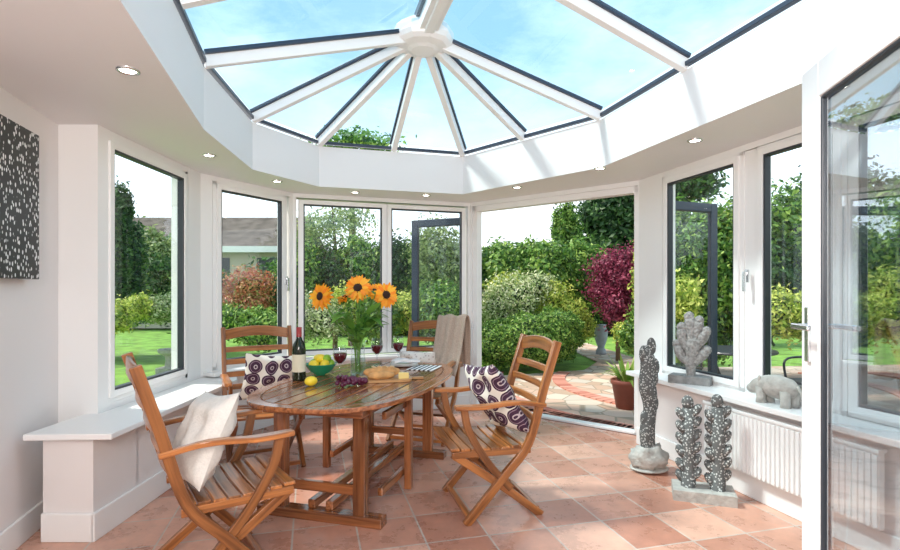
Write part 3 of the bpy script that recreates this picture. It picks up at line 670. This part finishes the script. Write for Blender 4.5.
foliage('crimson_maple_tree',[blob(612,268,10.4,15,12),blob(626,284,10.2,14,14),blob(603,290,10.4,11,11),blob(618,308,10.1,13,14),blob(632,262,10.3,10,12)],12000,.04,RED,fuzz=.42,core=.4,trunk=[([(W(618,10.3),10.3,0),(W(618,10.3),10.3,1.2)],[.05,.03])])
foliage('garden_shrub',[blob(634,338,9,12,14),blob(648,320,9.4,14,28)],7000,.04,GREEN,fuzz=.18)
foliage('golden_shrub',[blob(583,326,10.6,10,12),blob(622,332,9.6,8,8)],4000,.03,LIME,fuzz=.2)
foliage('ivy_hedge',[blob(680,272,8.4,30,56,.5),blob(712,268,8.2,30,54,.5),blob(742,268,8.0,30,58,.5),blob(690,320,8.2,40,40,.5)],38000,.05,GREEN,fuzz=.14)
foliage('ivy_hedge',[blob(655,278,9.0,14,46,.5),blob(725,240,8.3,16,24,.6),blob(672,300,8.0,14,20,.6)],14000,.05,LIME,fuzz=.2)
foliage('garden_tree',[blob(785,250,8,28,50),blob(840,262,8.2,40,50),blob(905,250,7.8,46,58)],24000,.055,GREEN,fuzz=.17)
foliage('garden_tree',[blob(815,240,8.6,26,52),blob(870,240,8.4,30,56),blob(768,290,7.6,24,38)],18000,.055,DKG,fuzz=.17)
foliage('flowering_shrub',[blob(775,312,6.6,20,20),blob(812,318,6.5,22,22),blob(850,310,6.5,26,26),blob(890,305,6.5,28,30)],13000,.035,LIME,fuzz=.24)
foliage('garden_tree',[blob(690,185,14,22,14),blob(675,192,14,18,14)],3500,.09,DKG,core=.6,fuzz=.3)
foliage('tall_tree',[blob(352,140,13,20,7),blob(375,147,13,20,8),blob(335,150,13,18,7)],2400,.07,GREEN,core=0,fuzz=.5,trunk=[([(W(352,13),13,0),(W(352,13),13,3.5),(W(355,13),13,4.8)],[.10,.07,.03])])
foliage('garden_hedge',[(-9,3,1.2,2,3,1.6),(-9.5,6,1.0,1.8,2.4,1.2),(9,2,1.2,1.5,4,1.7),(8.5,-3,1.2,1.5,3,1.8),(-9,-2,1.2,1.5,3,1.8)],16000,.09,GREEN)
foliage('garden_hedge',[(W(px,17),17,1.0,1.5,1,1.5) for px in range(285,900,55)],16000,.1,DKG)
# neighbour bungalow
mb=MB(); y=19; x0,x1=W(60,y),W(286,y)
ze=Zp(247,y); zr=Zp(226,y+2)
mb.b2((x0,y,0),(x1,y+5,ze),0)
mb.add([(x0-.3,y-.35,ze-.05),(x1+.3,y-.35,ze-.05),(x1+.3,y+2.4,zr+.4),(x0-.3,y+2.4,zr+.4),(x1+.3,y+5.3,ze),(x0-.3,y+5.3,ze)],[(0,1,2,3),(3,2,4,5)],1)
mb.b2((x0-.3,y-.42,ze-.22),(x1+.3,y-.35,ze),2)
for k in range(4): mb.b2((x0+1.2+k*2,y-.03,ze-1.3),(x0+2.2+k*2,y,ze-.4),3)
mb.build('neighbour_bungalow',[mat('render_wall',(.50,.44,.36),.8),mat('roof_tiles',(.14,.12,.105),.95,var=.35,vscale=3,spec=.05),WHITE,GASK])
x,y=g3(170,372,-.05); mb=MB(); mb.box((0,0,.05),(.34,.34,.1)); mb.lathe([(.09,.1),(.07,.2),(.08,.3),(.19,.36),(.2,.42),(.17,.42),(.14,.38),(.0005,.37)],(0,0,0),0,cap=False); mb.build('stone_bird_bath',[LST],bevel=.01,loc=(x,y,-.06))
x,y=g3(627,408,-.03); mb=MB()
mb.lathe([(.0,0),(.115,0),(.16,.26),(.175,.27),(.175,.315),(.155,.315),(.14,.27),(.0005,.26)],(0,0,0),0,cap=False)
for i in range(50):
    t=random.uniform(0,2*PI); leafsh((.04*math.cos(t),.04*math.sin(t),.27),(math.cos(t),math.sin(t),random.uniform(.9,3.2)),random.uniform(.3,.5),.022,1,droop=random.uniform(.1,.7))
mb.build('potted_plant',[mat('terracotta_pot',(.26,.07,.045),.6,var=.15),leafmat('strap_leaf',[(.10,.22,.03),(.28,.42,.08),(.45,.52,.2)],k=1.2)],loc=(x,y,-.03),sc_=1.1)
x,y=g3(601,354,-.03); mb=MB(); mb.lathe([(0,0),(.12,0),(.1,.1),(.07,.15),(.14,.35),(.15,.5),(.10,.62),(.12,.66),(0.0005,.66)],(0,0,0),0,cap=False); mb.build('garden_urn',[mat('blue_grey_stone',(.34,.38,.44),.6,var=.2)],loc=(x,y,-.03))
def gtable(x,y,rz):
    mb=MB(); mb.lathe([(0,.70),(.45,.70),(.46,.715),(.45,.73),(0,.73)],(0,0,0),0,seg=32,sm=False)
    for k in range(4):
        t=k*PI/2+.4; mb.tube(arc([(.36*math.cos(t),.36*math.sin(t),.70),(.2*math.cos(t),.2*math.sin(t),.35),(.34*math.cos(t),.34*math.sin(t),0)],4),.014,0,seg=8)
    mb.lathe([(.21,.34),(.225,.35),(.21,.36)],(0,0,0),0,cap=False)
    mb.build('garden_table',[GASK],loc=(x,y,-.03),rz=rz)
def gchair(x,y,rz):
    mb=MB(); mb.box((0,0,.43),(.44,.44,.03))
    for sx in(-.2,.2):
        mb.tube([(sx,.2,.43),(sx,.22,0)],.014,0,seg=8); mb.tube(arc([(sx,-.24,0),(sx,-.2,.43),(sx,-.27,.9)],4),.014,0,seg=8)
        mb.tube(arc([(sx,-.23,.66),(sx*1.15,0,.68),(sx*1.1,.2,.64),(sx,.2,.43)],4),.013,0,seg=8)
    for k in range(6): mb.tube([(-.17+k*.068,-.21,.45),(-.17+k*.068,-.265,.88)],.008,0,seg=6)
    mb.tube(arc([(-.2,-.27,.9),(0,-.28,.95),(.2,-.27,.9)],4),.014,0,seg=8)
    mb.build('garden_chair',[GASK],loc=(x,y,-.03),rz=rz)
gtable(3.35,6.15,0); gchair(2.95,6.75,-2.6); gchair(3.95,5.6,1.6); 
# ---------------------------------------------------------------- world & lights
w=bpy.data.worlds.new('sky'); sc.world=w; w.use_nodes=True; N=w.node_tree.nodes; L=w.node_tree.links; bg=N['Background']
tc=N.new('ShaderNodeTexCoord'); sp=N.new('ShaderNodeSeparateXYZ'); L.new(tc.outputs['Generated'],sp.inputs[0])
r=N.new('ShaderNodeValToRGB'); e=r.color_ramp.elements; e[0].position=0; e[0].color=(.95,.97,1,1); e[1].position=1; e[1].color=(.32,.46,.60,1)
q=e.new(.2); q.color=(.84,.93,1,1); q=e.new(.42); q.color=(.33,.51,.61,1)
L.new(sp.outputs['Z'],r.inputs['Fac'])
n=N.new('ShaderNodeTexNoise'); n.inputs['Scale'].default_value=2.6; n.inputs['Detail'].default_value=8; n.inputs['Roughness'].default_value=.6
mp=N.new('ShaderNodeMapping'); mp.inputs['Scale'].default_value=(1,1,2.5); L.new(tc.outputs['Generated'],mp.inputs[0]); L.new(mp.outputs[0],n.inputs['Vector'])
cr=N.new('ShaderNodeValToRGB'); cr.color_ramp.elements[0].position=.44; cr.color_ramp.elements[1].position=.78; L.new(n.outputs['Fac'],cr.inputs['Fac'])
mx=N.new('ShaderNodeMix'); mx.data_type='RGBA'; L.new(cr.outputs['Color'],mx.inputs[0]); L.new(r.outputs['Color'],mx.inputs[6]); mx.inputs[7].default_value=(.9,.96,1,1)
L.new(mx.outputs[2],bg.inputs['Color']); bg.inputs['Strength'].default_value=1.8
s=bpy.data.lights.new('sun','SUN'); s.energy=5.6; s.angle=rad(9); s.color=(1,.92,.80); so=bpy.data.objects.new('sun',s); sc.collection.objects.link(so)
so.rotation_euler=(rad(36),0,rad(-96))
a=bpy.data.lights.new('interior_fill','AREA'); a.energy=115; a.size=1.1; a.color=(1,.93,.87); ao=bpy.data.objects.new('interior_fill',a); sc.collection.objects.link(ao)  # added fill light behind the camera to brighten the interior, not a room fixture
ao.location=(-.3,-.8,2.0); ao.rotation_euler=(rad(88),0,rad(-12))
sc.view_settings.view_transform='Standard'
